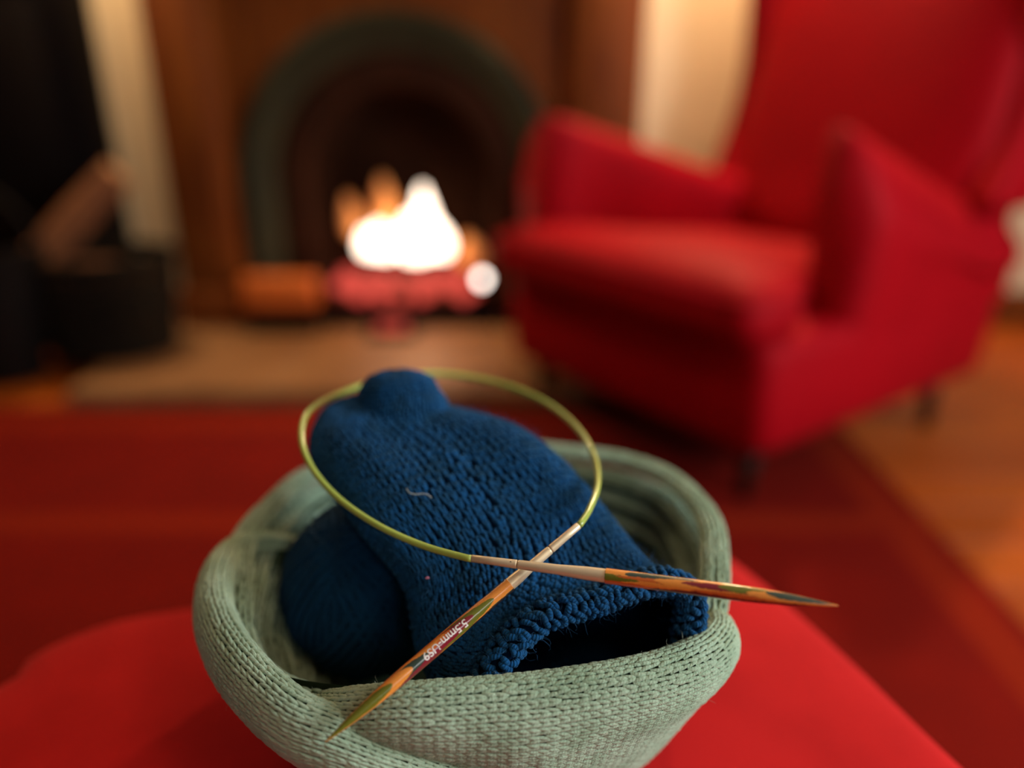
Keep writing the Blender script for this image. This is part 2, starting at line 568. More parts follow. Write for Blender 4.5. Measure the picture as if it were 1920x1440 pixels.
# floor of separate boards, running across the room
fl = slab('floor', (XL, YB, -0.06), (XR, YW, -0.019), M['leg'])
bw = 0.125
k = 0
y = YB
plank_cache = {}
while y < YW - 0.01:
    y1 = min(y + bw, YW)
    off = [0.0, 0.9, 0.45][k % 3]
    xs = [XL] + [x for x in (XL + off + 1.35 * q for q in range(0, 4)) if XL < x < XR] + [XR]
    for q in range(len(xs) - 1):
        x0, x1 = xs[q], xs[q + 1]
        MB().box((x0 + .0008, y + .0008, -0.019), (x1 - .0008, y1 - .0008, 0.0), .0012, 1).build(
            'floor_board', M['plank'] if (k * 3 + q) % 2 else M['plank2'], fl, smooth=False)
    y = y1
    k += 1

# rug
RUG_O = np.array([0.76, 1.73])          # far right corner
rg = empty('rug', (RUG_O[0], RUG_O[1], 0.0), 'dark red woven rug with orange bands lying on the wooden floor', 'rug', rotz=0.0)
MB().box((-2.6, -2.0, 0.0005), (0, 0, 0.010), .003, 1).build('pile', M['rug'], rg, local=True)

# ceiling lamp
cl = empty('ceiling_lamp', (1.15, -0.65, ZC), 'round linen ceiling lamp in the middle of the ceiling', 'lamp')
rows = [[(1.15 + r * math.cos(a), -0.65 + r * math.sin(a), z) for a in [2 * math.pi * q / 32 for q in range(32)]]
        for r, z in ((0.30, 2.46), (0.34, 2.36), (0.36, 2.32), (0.352, 2.32), (0.33, 2.36), (0.29, 2.455))]
MB().grid(rows, closed_v=True).build('lamp_shade', M['shade'], cl)
MB().box((1.10, -0.70, 2.455), (1.20, -0.60, 2.5), .004).build('mounting_plate', M['brass'], cl)

# added sconces beside the mantel, out of view, put in to brighten the wall
for x, lab in ((0.70, 'added unseen brass wall sconce right of the mantel above the armchair'), (-1.15, 'added unseen brass wall sconce between the cabinet and the mantel')):
    sc_ = empty('added_sconce', (x, YW, 1.55), lab, 'lamp', 'added wall sconces')
    MB().box((x - .04, YW - .02, 1.50), (x + .04, YW, 1.66), .008).build('added_wall_plate', M['brass'], sc_)
    MB().tube([(x, YW - .01, 1.56), (x, YW - .10, 1.52), (x, 2.22, 1.53), (x, 2.20, 1.56)], .008, 8).build('added_sconce_arm', M['brass'], sc_)
    rows = [[(x + r * math.cos(a), 2.20 + r * math.sin(a), z) for a in [2 * math.pi * q / 24 for q in range(24)]] for r, z in ((.075, 1.58), (.055, 1.72), (.053, 1.72), (.073, 1.58))]
    MB().grid(rows, closed_v=True).build('lamp_shade', M['shade'], sc_)  # shade of the added unseen sconce

# ================================================================== FIREPLACE
YF = 2.32                                # face of the surround


def px(u, v, y=YF):
    p = Py(u, v, y)
    return p[0], p[2]


fp = empty('fireplace', (-0.28, YF, 0), 'brown timber fireplace with an arched cast iron insert and open fire', 'fireplace')
xa, _ = px(316, 300); xb, _ = px(438, 300); xc, _ = px(1062, 200); xd, _ = px(1200, 200)
MB().box((xa, YF - .05, 0.0), (xb, YW, 1.12), .012).box((xa + .03, YF - .062, 0.22), (xb - .03, YF - .045, 1.05), .008) \
    .box((xa - .012, YF - .07, 0.0), (xb + .012, YW, .16), .008).build('pilaster', M['surround'], fp)
MB().box((xc, YF - .05, 0.0), (xd, YW, 1.12), .012).box((xc + .03, YF - .062, 0.22), (xd - .03, YF - .045, 1.05), .008) \
    .box((xc - .012, YF - .07, 0.0), (xd + .012, YW, .16), .008).build('pilaster', M['surround'], fp)
MB().box((xa, YF - .045, 1.12), (xd, YW, 1.30), .01).build('frieze', M['surround'], fp)
MB().box((xa - .012, YF - .09, 1.30), (xd + .012, YW, 1.335), .01).build('mantel_shelf', M['surround'], fp)

# arch: centre and radii taken on the plane of the face
axl, _ = px(452, 330); axr, _ = px(1045, 330)
ACX = (axl + axr) / 2
AR = (axr - axl) / 2
_, ztop = px(750, 18)
AZ = ztop - AR                           # springing height


def arch(r, n=40):
    pts = [(ACX - r, 0.05)]
    pts += [(ACX - r * math.cos(t), AZ + r * math.sin(t)) for t in np.linspace(0, math.pi, n)]
    pts += [(ACX + r, 0.05)]
    return pts


wbk = MB()
wbk.box((XL, YW, 0), (ACX - AR + .18, YW + .1, ZC)).box((ACX + AR - .18, YW, 0), (XR, YW + .1, ZC)).box((ACX - AR + .18, YW, AZ + AR - .18), (ACX + AR - .18, YW + .1, ZC))
o = wbk.build('wall_back', M['wall'], smooth=False); o['kind'] = 'structure'
# timber spandrel plate around the arch
sp = MB()
out = []
for (x, z) in arch(AR + .004):
    out.append((x, z))
outer = []
for (x, z) in out:
    dx, dz = x - ACX, z - AZ
    if z <= AZ:
        outer.append((xb if x < ACX else xc, z))
    else:
        s = min(((xc - ACX) if dx > 0 else (ACX - xb)) / max(abs(dx), 1e-6), (1.12 - AZ) / max(dz, 1e-6))
        outer.append((ACX + dx * s, AZ + dz * s))
sp.grid([[(x, YF, z) for x, z in out], [(x, YF, z) for x, z in outer]])
sp.grid([[(x, YF, z) for x, z in out], [(x, YF + .04, z) for x, z in out]])
sp.build('spandrel', M['surround'], fp, smooth=False)


def arch_band(name, prof, m):
    MB().grid([[(x, yy, z) for x, z in arch(r)] for r, yy in prof]).build(name, m, fp)


arch_band('arch_moulding', [(AR, YF + .03), (AR, YF - .02), (AR - .012, YF - .035), (AR - .035, YF - .03), (AR - .05, YF - .015),
                            (AR - .075, YF - .018), (AR - .095, YF - .01), (AR - .105, YF + .02)], M['iron'])
arch_band('inner_arch', [(AR - .105, YF + .02), (AR - .12, YF + .01), (AR - .16, YF + .03), (AR - .175, YF + .02), (AR - .19, YF + .05),
                         (AR - .20, YF + .09)], M['iron_in'])
RI = AR - .20
arch_band('firebox_side', [(RI, YF + .06), (RI - .03, YF + .30)], M['soot'])
# back of the firebox lined with separate firebricks (the chimney breast is recessed here)
zb = 0.05
row = 0
while zb < AZ + RI:
    half = RI if zb < AZ else math.sqrt(max(0.0, RI * RI - (zb - AZ) ** 2))
    x = ACX - RI - (0.06 if row % 2 else 0)
    while x < ACX + RI:
        lo, hi = max(x, ACX - half), min(x + .116, ACX + half)
        if hi - lo > .02:
            MB().box((lo, YF + .285 + random.uniform(0, .004), zb), (hi, YF + .31, zb + .056), .002, 1).build('firebrick', M['soot'], fp, smooth=False)
        x += .12
    zb += .06
    row += 1
MB().box((ACX - RI - .02, YF + .31, .04), (ACX + RI + .02, YF + .33, AZ + RI + .02)).build('back_plate', M['soot'], fp, smooth=False)
MB().box((ACX - RI - .02, YF + .04, .03), (ACX + RI + .02, YF + .33, .06)).build('firebox_floor', M['soot'], fp, smooth=False)

# grate: front bars, legs, basket
gx0, _ = px(612, 520); gx1, _ = px(905, 520)
_, gz0 = px(760, 580); _, gz1 = px(760, 498)
gt = empty('fire_grate', ((gx0 + gx1) / 2, YF + .08, .06), 'black iron fire grate standing in the arched fireplace', 'grate')
MB().box((gx0 - .02, YF + .0, gz0 - .010), (gx1 + .02, YF + .02, gz0 + .018), .004).build('front_bar', M['black'], gt)
for q in range(9):
    x = gx0 + (gx1 - gx0) * q / 8
    MB().tube([(x, YF + .01, gz0), (x, YF + .24, gz0)], .006, 8).build('bottom_bar', M['black'], gt)
MB().tube([(gx0, YF + .01, gz0), (gx0 - .01, YF + .01, gz1 + .01)], .007, 8).build('upright', M['black'], gt)
MB().tube([(gx1, YF + .01, gz0), (gx1 + .01, YF + .01, gz1 + .01)], .007, 8).build('upright', M['black'], gt)
for x in (gx0 + .01, gx1 - .01):
    for yy in (YF + .02, YF + .22):
        MB().tube([(x, yy, gz0), (x, yy, .06)], .009, 8).build('leg', M['black'], gt)

# coals: lumps, each its own part
fire = empty('fire', ((gx0 + gx1) / 2, YF + .1, gz0), 'burning fire with white flames over a bed of red coals in the grate', 'fire')


def lump(c, r, name, m, parent, seed):
    bm = bmesh.new()
    bmesh.ops.create_icosphere(bm, subdivisions=2, radius=1)
    rr = random.Random(seed)
    ph = [rr.uniform(0, 6) for _ in range(6)]
    for v in bm.verts:
        n = v.co.normalized()
        s = 1 + .16 * math.sin(3 * n.x + ph[0]) + .14 * math.sin(4 * n.y + ph[1]) + .12 * math.sin(5 * n.z + ph[2])
        v.co = Vector((n.x * r[0] * s + c[0], n.y * r[1] * s + c[1], n.z * r[2] * s + c[2]))
    me = bpy.data.meshes.new(name)
    bm.to_mesh(me); bm.free()
    return link_mesh(name, me, m, parent, smooth=True)


q = 0
for lay in range(2):
    for i in range(7):
        for j in range(3):
            x = gx0 + .025 + (gx1 - gx0 - .05) * (i + (.5 if j % 2 else 0) * .6) / 6.6
            z = gz0 + .03 + lay * .035 + random.uniform(-.004, .004)
            lump((x, YF + .045 + j * .07, z), (.026, .026, .021), 'coal', M['coal'] if (q * 7) % 5 else M['coal_dark'], fire, q)
            q += 1


def flame(u, v0, v1, wpx, m, dy=.10, lean=0.0):
    """tongue of flame from pixel height v0 up to v1 on the plane of the grate"""
    x0, z0 = px(u, v0, YF + dy)
    _, z1 = px(u, v1, YF + dy)
    w = wpx / FPX * 2.3 / 2
    pts, rs = [], []
    for t in np.linspace(0, 1, 9):
        pts.append((x0 + lean * t + .004 * math.sin(5 * t), YF + dy, z0 + (z1 - z0) * t))
        rs.append(w * (math.sin(math.pi * (0.18 + .80 * t ** .8)) ** .8 + .02))
    MB().tube(pts, rs, 12).build('flame', m, fire)


flame(800, 482, 350, 46, M['flame'])
flame(775, 485, 400, 70, M['flame'], .08)
flame(825, 480, 415, 44, M['flame'], .09)
flame(715, 480, 418, 60, M['flame'], .09)
flame(690, 478, 430, 40, M['flame'], .11)
flame(660, 440, 365, 36, M['flame_dim'], .16)
flame(724, 430, 330, 44, M['flame_dim'], .18)
flame(880, 500, 440, 60, M['flame_dim'], .16)
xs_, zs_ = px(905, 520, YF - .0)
lump((xs_, YF - .02, zs_), (.015, .015, .015), 'flame', M['glint'], fire, 99)  # added glowing lump standing for a bright glint, no real flame
fl_ = bpy.data.lights.new('fire_glow', 'POINT'); fl_.energy = 1.2; fl_.color = (1, .42, .13); fl_.shadow_soft_size = .06
flo = bpy.data.objects.new('fire_glow', fl_); flo.location = (ACX + .05, YF - .03, gz0 + .20); COL.objects.link(flo)

# hearth slab made of stone tiles
hx0 = Pz(120, 735, .045 - H)[0]
hy0 = Pz(400, 735, .045 - H)[1]
hr = empty('hearth', ((hx0 + xd) / 2, hy0, 0), 'tan stone hearth slab in front of the fireplace', 'hearth')
hx1 = xd + .05
MB().box((hx0 + .004, hy0 + .004, 0.0), (hx1 - .004, YF, .035)).build('base_slab', M['leg'], hr, smooth=False)
nt_ = 6
for i in range(nt_):
    for j in range(2):
        x0 = hx0 + (hx1 - hx0) * i / nt_; x1 = hx0 + (hx1 - hx0) * (i + 1) / nt_
        y0 = hy0 + (YF - .07 - hy0) * j / 2; y1 = hy0 + (YF - .07 - hy0) * (j + 1) / 2
        MB().box((x0 + .001, y0 + .001, .005), (x1 - .001, y1 - .001, .045 + random.uniform(0, .001)), .003, 1).build('stone_tile', M['stone'], hr, smooth=False)

# small orange copper box at the left of the opening
cxl, czl = px(464, 575, YF - .10); cxr, czh = px(590, 517, YF - .10)
cb = empty('copper_box', ((cxl + cxr) / 2, YF - .08, .045), 'small orange copper box on the hearth left of the grate', 'box')
MB().box((cxl, YF - .13, .047), (cxr, YF - .075, czh - .012), .006).build('body', M['black'], cb)
MB().box((cxl - .002, YF - .133, czl), (cxr + .002, YF - .072, czh), .006).build('lid', M['copper'], cb)

# red reflection on the hearth, built as an added tray of glowing lumps
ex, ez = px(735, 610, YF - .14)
ap = empty('reflection_pan', (ex, YF - .14, .047), 'added low tray of glowing red lumps standing for a reflection on the hearth', 'pan')
MB().box((ex - .075, YF - .18, .047), (ex + .075, YF - .10, .060), .006).build('added_tray', M['black'], ap)
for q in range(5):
    lump((ex - .034 + .017 * q, YF - .14, .072), (.013, .016, .011), 'reflection_lump', M['coal'], ap, 200 + q)

# dark wicker log basket with logs, left of the hearth
bx0, _ = px(70, 560, 2.05); bx1, _ = px(330, 560, 2.05)
_, bz1 = px(200, 478, 2.05)
lb = empty('log_basket', ((bx0 + bx1) / 2, 2.05, .046), 'dark wicker log basket standing left of the fireplace', 'basket')
bcx, brx, bry = (bx0 + bx1) / 2, (bx1 - bx0) / 2, .15
rows_, zz = [], .047
nb_ = 14
for q in range(nb_):
    z = .060 + (bz1 - .060) * q / (nb_ - 1)
    s = .86 + .14 * q / (nb_ - 1)
    pts = [(bcx + brx * s * math.cos(t) * (1 + .012 * math.cos(18 * t + math.pi * (q % 2))), 2.05 + bry * s * math.sin(t) * (1 + .012 * math.cos(18 * t + math.pi * (q % 2))), z)
           for t in np.linspace(0, 2 * math.pi, 73)]
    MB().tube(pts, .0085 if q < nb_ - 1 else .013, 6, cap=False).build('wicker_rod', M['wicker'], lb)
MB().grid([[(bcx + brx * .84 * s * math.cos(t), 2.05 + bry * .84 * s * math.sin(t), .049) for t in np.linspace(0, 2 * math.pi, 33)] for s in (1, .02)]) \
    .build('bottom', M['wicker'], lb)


def log(a, b, r, label):
    o = MB().tube([a, tuple((np.array(a) * .5 + np.array(b) * .5) + np.array([0, .004, .004])), b], [r, r * 1.05, r * .96], 14, cap=False)
    root = o.build('log', M['bark'], None)
    for e, f_ in ((a, b), (b, a)):
        d = (Vector(e) - Vector(f_)).normalized()
        MB().tube([Vector(e) - d * .004, Vector(e) + d * .001], r * .95, 14).build('cut_end', M['log_end'], root)
    tag(root, label, 'log', 'logs in the wicker basket')


l0 = Py(95, 445, 2.05); l1 = Py(222, 325, 2.12)
log(tuple(l0 + np.array([-.06, 0, -.075])), tuple(l1), .045, 'brown log sticking up slanted out of the wicker basket')
log((bcx - .12, 2.0, bz1 - .06), (bcx + .14, 2.02, bz1 - .05), .042, 'brown log lying level at the front inside the wicker basket')
log((bcx - .10, 2.10, bz1 - .06), (bcx + .12, 2.11, bz1 - .08), .042, 'brown log lying level at the back inside the wicker basket')

# black iron coal scuttle left of the log basket
sx, _ = px(-14, 600, 1.93)
cs_ = empty('coal_scuttle', (sx, 1.93, .0), 'black iron coal scuttle on the floor at the left of the log basket', 'scuttle')
SH = .34
rows_ = [[(sx + r * math.cos(a), 1.93 + r * .82 * math.sin(a), z + tilt * math.cos(a)) for a in [2 * math.pi * q / 36 for q in range(36)]]
         for r, z, tilt in ((.02, .012, 0), (.10, .010, 0), (.105, .02, 0), (.125, .14, .0), (.155, .26, .02), (.165, SH - .02, .04), (.170, SH - .015, .045), (.160, SH - .02, .04), (.12, .14, 0), (.09, .03, 0), (.01, .03, 0))]
MB().grid(rows_, closed_v=True).build('bucket', M['black'], cs_)
MB().tube([(sx + .165 * math.sin(t), 1.93 + .02 * math.cos(t), SH - .03 + .20 * math.cos(t)) for t in np.linspace(-1.5, 1.5, 17)], .007, 8).build('handle', M['black'], cs_)
for q in range(9):
    a_ = q * 2.4
    lump((sx + .03 * math.sqrt(q) * math.cos(a_), 1.93 + .03 * math.sqrt(q) * math.sin(a_), SH - .06), (.04, .04, .03), 'lump_of_coal', M['soot'], cs_, 400 + q)

# tall near black cabinet left of the chimney breast
cx1, _ = px(168, 200, 2.29)
cab = empty('tall_cabinet', (-1.5, 2.2, 0), 'tall near-black wooden cabinet left of the fireplace', 'cabinet')
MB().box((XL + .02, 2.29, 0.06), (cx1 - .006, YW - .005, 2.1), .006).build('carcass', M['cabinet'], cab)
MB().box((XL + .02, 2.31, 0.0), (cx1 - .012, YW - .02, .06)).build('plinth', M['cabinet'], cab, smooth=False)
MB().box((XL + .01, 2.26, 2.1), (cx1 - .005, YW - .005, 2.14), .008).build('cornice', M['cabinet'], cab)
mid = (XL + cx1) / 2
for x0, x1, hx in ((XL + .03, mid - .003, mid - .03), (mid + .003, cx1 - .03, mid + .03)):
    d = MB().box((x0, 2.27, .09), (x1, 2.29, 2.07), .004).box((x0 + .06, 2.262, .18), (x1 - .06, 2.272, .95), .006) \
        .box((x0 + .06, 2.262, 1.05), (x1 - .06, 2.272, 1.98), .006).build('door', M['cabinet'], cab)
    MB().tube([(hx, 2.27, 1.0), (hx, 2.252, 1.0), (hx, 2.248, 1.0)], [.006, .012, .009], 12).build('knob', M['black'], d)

# ================================================================== ARMCHAIR
CO = np.array([0.440, 1.229])
CS = np.array([0.835, 0.550])            # towards its back
CW = np.array([-0.61, 0.79])             # towards its far arm
WD, DP = 0.74, 0.82
ac = empty('armchair', (CO[0] + .5, CO[1] + .45, 0), 'crimson wing armchair with thick seat cushion beside the fireplace', 'armchair')


def ch(s, w, z):
    p = CO + CS * s + CW * w
    return (p[0], p[1], z)


def rounded(poly, r, n=5):
    """round the corners of a polygon (list of 2D points); r one radius or one per corner"""
    out = []
    k = len(poly)
    for i in range(k):
        p0, p1, p2 = [np.array(poly[(i + j) % k], float) for j in (-1, 0, 1)]
        ri = r[i] if hasattr(r, '__len__') else r
        d0, d2 = p0 - p1, p2 - p1
        l0_, l2_ = np.linalg.norm(d0), np.linalg.norm(d2)
        ri = min(ri, l0_ * .49, l2_ * .49)
        a, b = p1 + d0 / l0_ * ri, p1 + d2 / l2_ * ri
        for t in np.linspace(0, 1, n):
            out.append((1 - t) ** 2 * a + 2 * t * (1 - t) * p1 + t * t * b)
    return np.array(out)


def pillow(poly_fn, levels, name, m, parent, fn):
    """stack of outlines: levels = [(shrink, z)], closed with caps by shrinking to centre"""
    base = poly_fn
    c = base.mean(0)
    rows = []
    for s, z in levels:
        rows.append([fn(*(c + (p - c) * s), z) for p in base])
    return MB().grid(rows, closed_v=True, cap=True).build(name, m, parent)


# base (seat rail) with soft corners
po = rounded([(0, 0), (DP, .02), (DP, WD - .02), (0, WD)], .05, 6)
base_rows = []
for s, z in ((.90, .118), (.985, .122), (1.0, .14), (1.012, .22), (1.01, .30), (.995, .328), (.93, .336), (.3, .338)):
    c = po.mean(0)
    base_rows.append([ch(*(c + (p - c) * s), z) for p in po])
MB().grid(base_rows, closed_v=True, cap=True).build('seat_base', M['red'], ac)
# T-shaped cushion, domed
cp_ = rounded([(-.055, .008), (.085, .008), (.085, .10), (.56, .10), (.56, WD - .10), (.085, WD - .10), (.085, WD + .0), (-.055, WD + .0)],
              [.05, .02, .02, .03, .03, .02, .02, .05], 6)
rows = []
cc = np.array([.2, WD / 2])
for s, z in ((.6, .335), (.95, .338), (.995, .345), (1.012, .370), (1.01, .395), (.985, .418), (.94, .432), (.85, .443), (.6, .455), (.3, .462), (.02, .464)):
    rows.append([ch(*(cc + (p - cc) * s), z - (.055 * max(0.0, (cc + (p - cc) * s)[0] - .05) / .5 if z > .40 else 0)) for p in cp_])
MB().grid(rows, closed_v=True, cap=True).build('seat_cushion', M['red'], ac)
# cushion piping
pp = [ch(*p, .412 - .055 * max(0.0, p[0] - .05) / .5) for p in cp_]
MB().tube(pp + pp[:1], .005, 6).build('piping', M['red'], ac)


def arm(side):
    """side 0 near, 1 far; the arm rises towards its front, its top slopes down to the outside"""
    rows = []
    for s in np.linspace(0, 1, 16):
        s0_ = .225 if side == 0 else .06
        sv = s0_ + s * (DP - s0_ - .03)
        fl_w = 0.0 if side == 0 else -.03 * (1 - s)
        top = .69 - .17 * min(1, s / .78) + (0.0 if s < .78 else 0.02 * (s - .78))
        rd = .035 if s > .03 else .02
        sh = 0.0 if s > .06 else (.012 if s < .01 else .004)
        prof = [(.002 + sh, .30), (-.006 + sh, .42), (-.012 + sh, top - .15), (.004 + sh, top - .105), (.028, top - .06), (.06, top - .018), (.085, top - .001),
                (.105, top - .004), (.122 - sh, top - .03), (.125 - sh, top - .10), (.118 - sh, .44), (.115 - sh, .30)]
        pr = []
        P2 = catmull(prof, 34)
        for w_, z_ in P2:
            pr.append(ch(sv, w_ if side == 0 else WD - w_ - fl_w, z_ - (.012 if s < .01 else 0) * (z_ > .5)))
        rows.append(pr)
    return MB().grid(rows, cap=True).build('armrest', M['red'], ac)


arm(0); arm(1)


# backrest: reclined thick pad
def backrest():
    rows = []
    for w_ in np.linspace(.05, WD - .05, 14):
        e = abs(w_ - WD / 2) / (WD / 2 - .05)
        th = .03 * (1 - e ** 4)
        pr = [(.66 - th, .36), (.69 - th, .55), (.73 - th, .75), (.775 - th, .95), (.81 - th * .6, 1.12), (.85, 1.17), (.91, 1.15), (.91, 1.0), (.87, .7), (.825, .30), (.75, .30)]
        P2 = catmull(pr, 40, closed=True)
        rows.append([ch(s_, w_, z_) for s_, z_ in P2])
    MB().grid(rows, closed_v=True, cap=True).build('backrest', M['red'], ac)


backrest()


def wing(side):
    # outline in (s, z): front edge bulges forward towards the top
    rows = []
    zs = np.linspace(.50, 1.16, 22)
    fr = np.interp(zs, [.50, .55, .62, .70, .80, .92, 1.05, 1.13, 1.16], [.655, .67, .70, .725, .74, .735, .725, .76, .83])
    bk = np.interp(zs, [.50, .7, 1.0, 1.16], [.84, .87, .91, .90])
    for z_, f_, b_ in zip(zs, fr, bk):
        ring = rounded([(f_, .0), (b_, .0), (b_, .055), (f_, .062)], .026, 5)
        rows.append([ch(p[0], p[1] if side == 0 else WD - p[1], z_) for p in ring])
    return MB().grid(rows, closed_v=True, cap=True).build('wing', M['red'], ac)


wing(0); wing(1)
for s_, w_ in ((.05, .05), (.04, WD - .10), (DP - .17, .05), (DP - .17, WD - .05)):
    a_, b_ = ch(s_, w_, .125), ch(s_ - .01 if s_ < .2 else s_ + .02, w_, 0.011 if s_ < .2 else .002)
    MB().tube([a_, b_], [.021, .013], 12).build('leg', M['leg'], ac)

# ================================================================== FOOTSTOOL (red, under the basket)
OZ = H - .300
o_px = [(1352, 1058), (1450, 1128), (1600, 1262), (1780, 1438)]
right = [Pz(u, v, -.328)[:2] for u, v in o_px]
far = [Pz(u, v, -.300)[:2] for u, v in ((-40, 1250), (40, 1184), (190, 1125), (370, 1094))]
outl = far + [np.array([-.06, .447]), np.array([.05, .468]), np.array([.115, .475])] + right + \
    [np.array([.27, .16]), np.array([.305, .04]), np.array([.28, -.06]), np.array([.18, -.10]), np.array([-.05, -.10]), np.array([-.25, -.08]),
     np.array([-.38, .0]), np.array([-.41, .12]), np.array([-.385, .23])]
outl = even(catmull(outl, 400, closed=True), 160, closed=True)
oc = outl.mean(0)
st = empty('footstool', (oc[0], oc[1], 0), 'red fabric footstool with rounded corners under the sage basket', 'footstool')
rows = []
for s, z in ((.001, .003), (.3, .002), (.55, 0), (.72, -.001), (.85, -.003), (.92, -.0055), (.96, -.010), (.985, -.018), (.997, -.028), (1.0, -.038)):
    rows.append([(*(oc + (p - oc) * s), OZ + z) for p in outl])
MB().grid(rows, closed_v=True, cap=False).build('top_panel', M['pouf'], st)
rows = [[(*(oc + (p - oc) * s), OZ + z) for p in outl] for s, z in ((.99, -.036), (1.002, -.05), (1.008, -.12), (1.005, -.20), (.99, -.27), (.95, -.285), (.4, -.287))]
MB().grid(rows, closed_v=True, cap=True).build('side_panel', M['pouf'], st)
rim_pts = [(*(oc + (p - oc) * 1.001), OZ - .037) for p in outl]
MB().tube(rim_pts + rim_pts[:2], .0032, 8).build('piping', M['pouf_pipe'], st)
for (x, y) in ((-.28, .25), (.10, .36), (.18, 0), (-.26, .02)):
    MB().tube([(x, y, OZ - .28), (x, y, .011)], [.02, .014], 12).build('leg', M['leg'], st)

# ================================================================== BASKET
BC = np.array([-.022, .322])
bk = empty('cord_basket', (BC[0], BC[1], OZ), 'sage green knitted cord basket with folded rim on the red footstool', 'basket')
ring0 = np.array([(.100, .326), (.100, .362), (.090, .393), (.062, .418), (.022, .428), (-.04, .432), (-.088, .419), (-.118, .397), (-.131, .366),
                  (-.138, .326), (-.128, .283), (-.102, .250), (-.05, .238), (0, .234), (.045, .240), (.075, .258), (.094, .292)])
dense = even(catmull(ring0, 600, closed=True), 360, closed=True)
NR = 7
for q in range(NR):
    f_ = q / (NR - 1)
    s = (1.0 - .05 * f_ - .175 * f_ ** 2.0)
    zc = -.2150 - .0125 * q
    P2 = BC + (dense - BC) * s
    ang = np.arctan2(dense[:, 1] - BC[1], dense[:, 0] - BC[0])
    frontness = np.clip(-np.sin(ang), 0, 1)
    dl_ = (np.degrees(ang) % 360 - 208) / 34
    z = H + zc - .016 * frontness ** 1.5 * (1 - f_) - .012 * np.exp(-dl_ ** 2) * (1 - f_)
    z = np.maximum(z, H - .2965)
    wob = .0012 * np.sin(ang * 5 + q * 1.7) + .0008 * np.sin(ang * 11 + q)
    dirn = (P2 - BC) / np.linalg.norm(P2 - BC, axis=1, keepdims=True)
    # the left side is hugged by the folded over side, so the coils stay inside it
    dg_ = ((np.degrees(ang) % 360) - 190) / 38
    P2 = P2 + dirn * (wob - (.003 + .016 * f_) * np.exp(-dg_ ** 2))[:, None]
    rad_in, rad_z = (.0070, .0031)
    nb = 24
    th = 2 * math.pi * np.arange(nb) / nb
    G = np.empty((360, nb, 3))
    G[:, :, 0] = P2[:, 0:1] + dirn[:, 0:1] * rad_in * np.cos(th)[None]
    G[:, :, 1] = P2[:, 1:2] + dirn[:, 1:2] * rad_in * np.cos(th)[None]
    G[:, :, 2] = z[:, None] + rad_z * np.sin(th)[None]
    sf = Surf(G, True, True, flip=False)
    # orient the normals outwards of the tube
    pt, nn = sf.at(np.array([.1]), np.array([.25]))
    if nn[0, 2] < 0:
        sf.N = -sf.N
    core = sf.mesh('cord_coil', M['cord_core'], bk, off=-.0006, step=2)
    knit(sf, 8, 130, M['cord'], core, fat=.20, lift=-.10, K=5, sides=5, spread=.30, over=1.4, plies=1.0, arch=.10)
# closed bottom and an added backing in the coil gaps, near-black for their shade
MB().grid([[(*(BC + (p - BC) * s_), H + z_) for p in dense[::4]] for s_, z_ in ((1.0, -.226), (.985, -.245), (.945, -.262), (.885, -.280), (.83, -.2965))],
          closed_u=False, closed_v=True).build('groove_shade', M['groove_shade'], bk)
MB().grid([[(*(BC + (p - BC) * s), H - .2965) for p in dense[::6]] for s in (.80, .4, .02)], closed_v=True).build('bottom', M['cord_core'], bk)


def fold(name, crest_px, prof_fn, ncols, nrows, hair=0, closed_end=True):
    K_ = [Pz(u, v, z) for u, v, z in crest_px]
    C = even(catmull(K_, 500), 220)
    T = np.gradient(C[:, :2], axis=0)
    # smooth horizontal direction, outward = right hand side of travel, chosen away from the basket centre
    O = np.stack([T[:, 1], -T[:, 0]], 1)
    O /= np.linalg.norm(O, axis=1, keepdims=True)
    if np.mean(np.sum(O * (C[:, :2] - BC), axis=1)) < 0:
        O = -O
    kk = np.ones(15) / 15
    for c in range(2):
        O[:, c] = np.convolve(np.pad(O[:, c], 7, mode='edge'), kk, mode='valid')
    O /= np.linalg.norm(O, axis=1, keepdims=True)
    G = np.empty((220, 90, 3))
    for i in range(220):
        pr = prof_fn(i / 219, C[i, 2] - H)
        pf = even(catmull(pr, 200), 90)
        G[i, :, 0] = C[i, 0] + O[i, 0] * pf[:, 0]
        G[i, :, 1] = C[i, 1] + O[i, 1] * pf[:, 0]
        G[i, :, 2] = np.maximum(C[i, 2] + pf[:, 1], H - .2985)
    sf = Surf(G)
    # normals must point outwards on the outer face
    _, nn = sf.at(np.array([.5]), np.array([.7]))
    io = O[110]
    if nn[0, 0] * io[0] + nn[0, 1] * io[1] < 0:
        sf.N = -sf.N
    core = sf.mesh(name, M['cord_core'], bk, off=-.0010)
    # give the core sheet a little body
    knit(sf, ncols, nrows, M['cord'], core, fat=.235, lift=.0, K=9, sides=8, spread=.33, jit=.04, over=1.62, plies=3.0, arch=.085, blunt=.45)
    if hair:
        hairs(sf, hair, .0022, .00006, M['fuzz_sage'], core)
    return sf


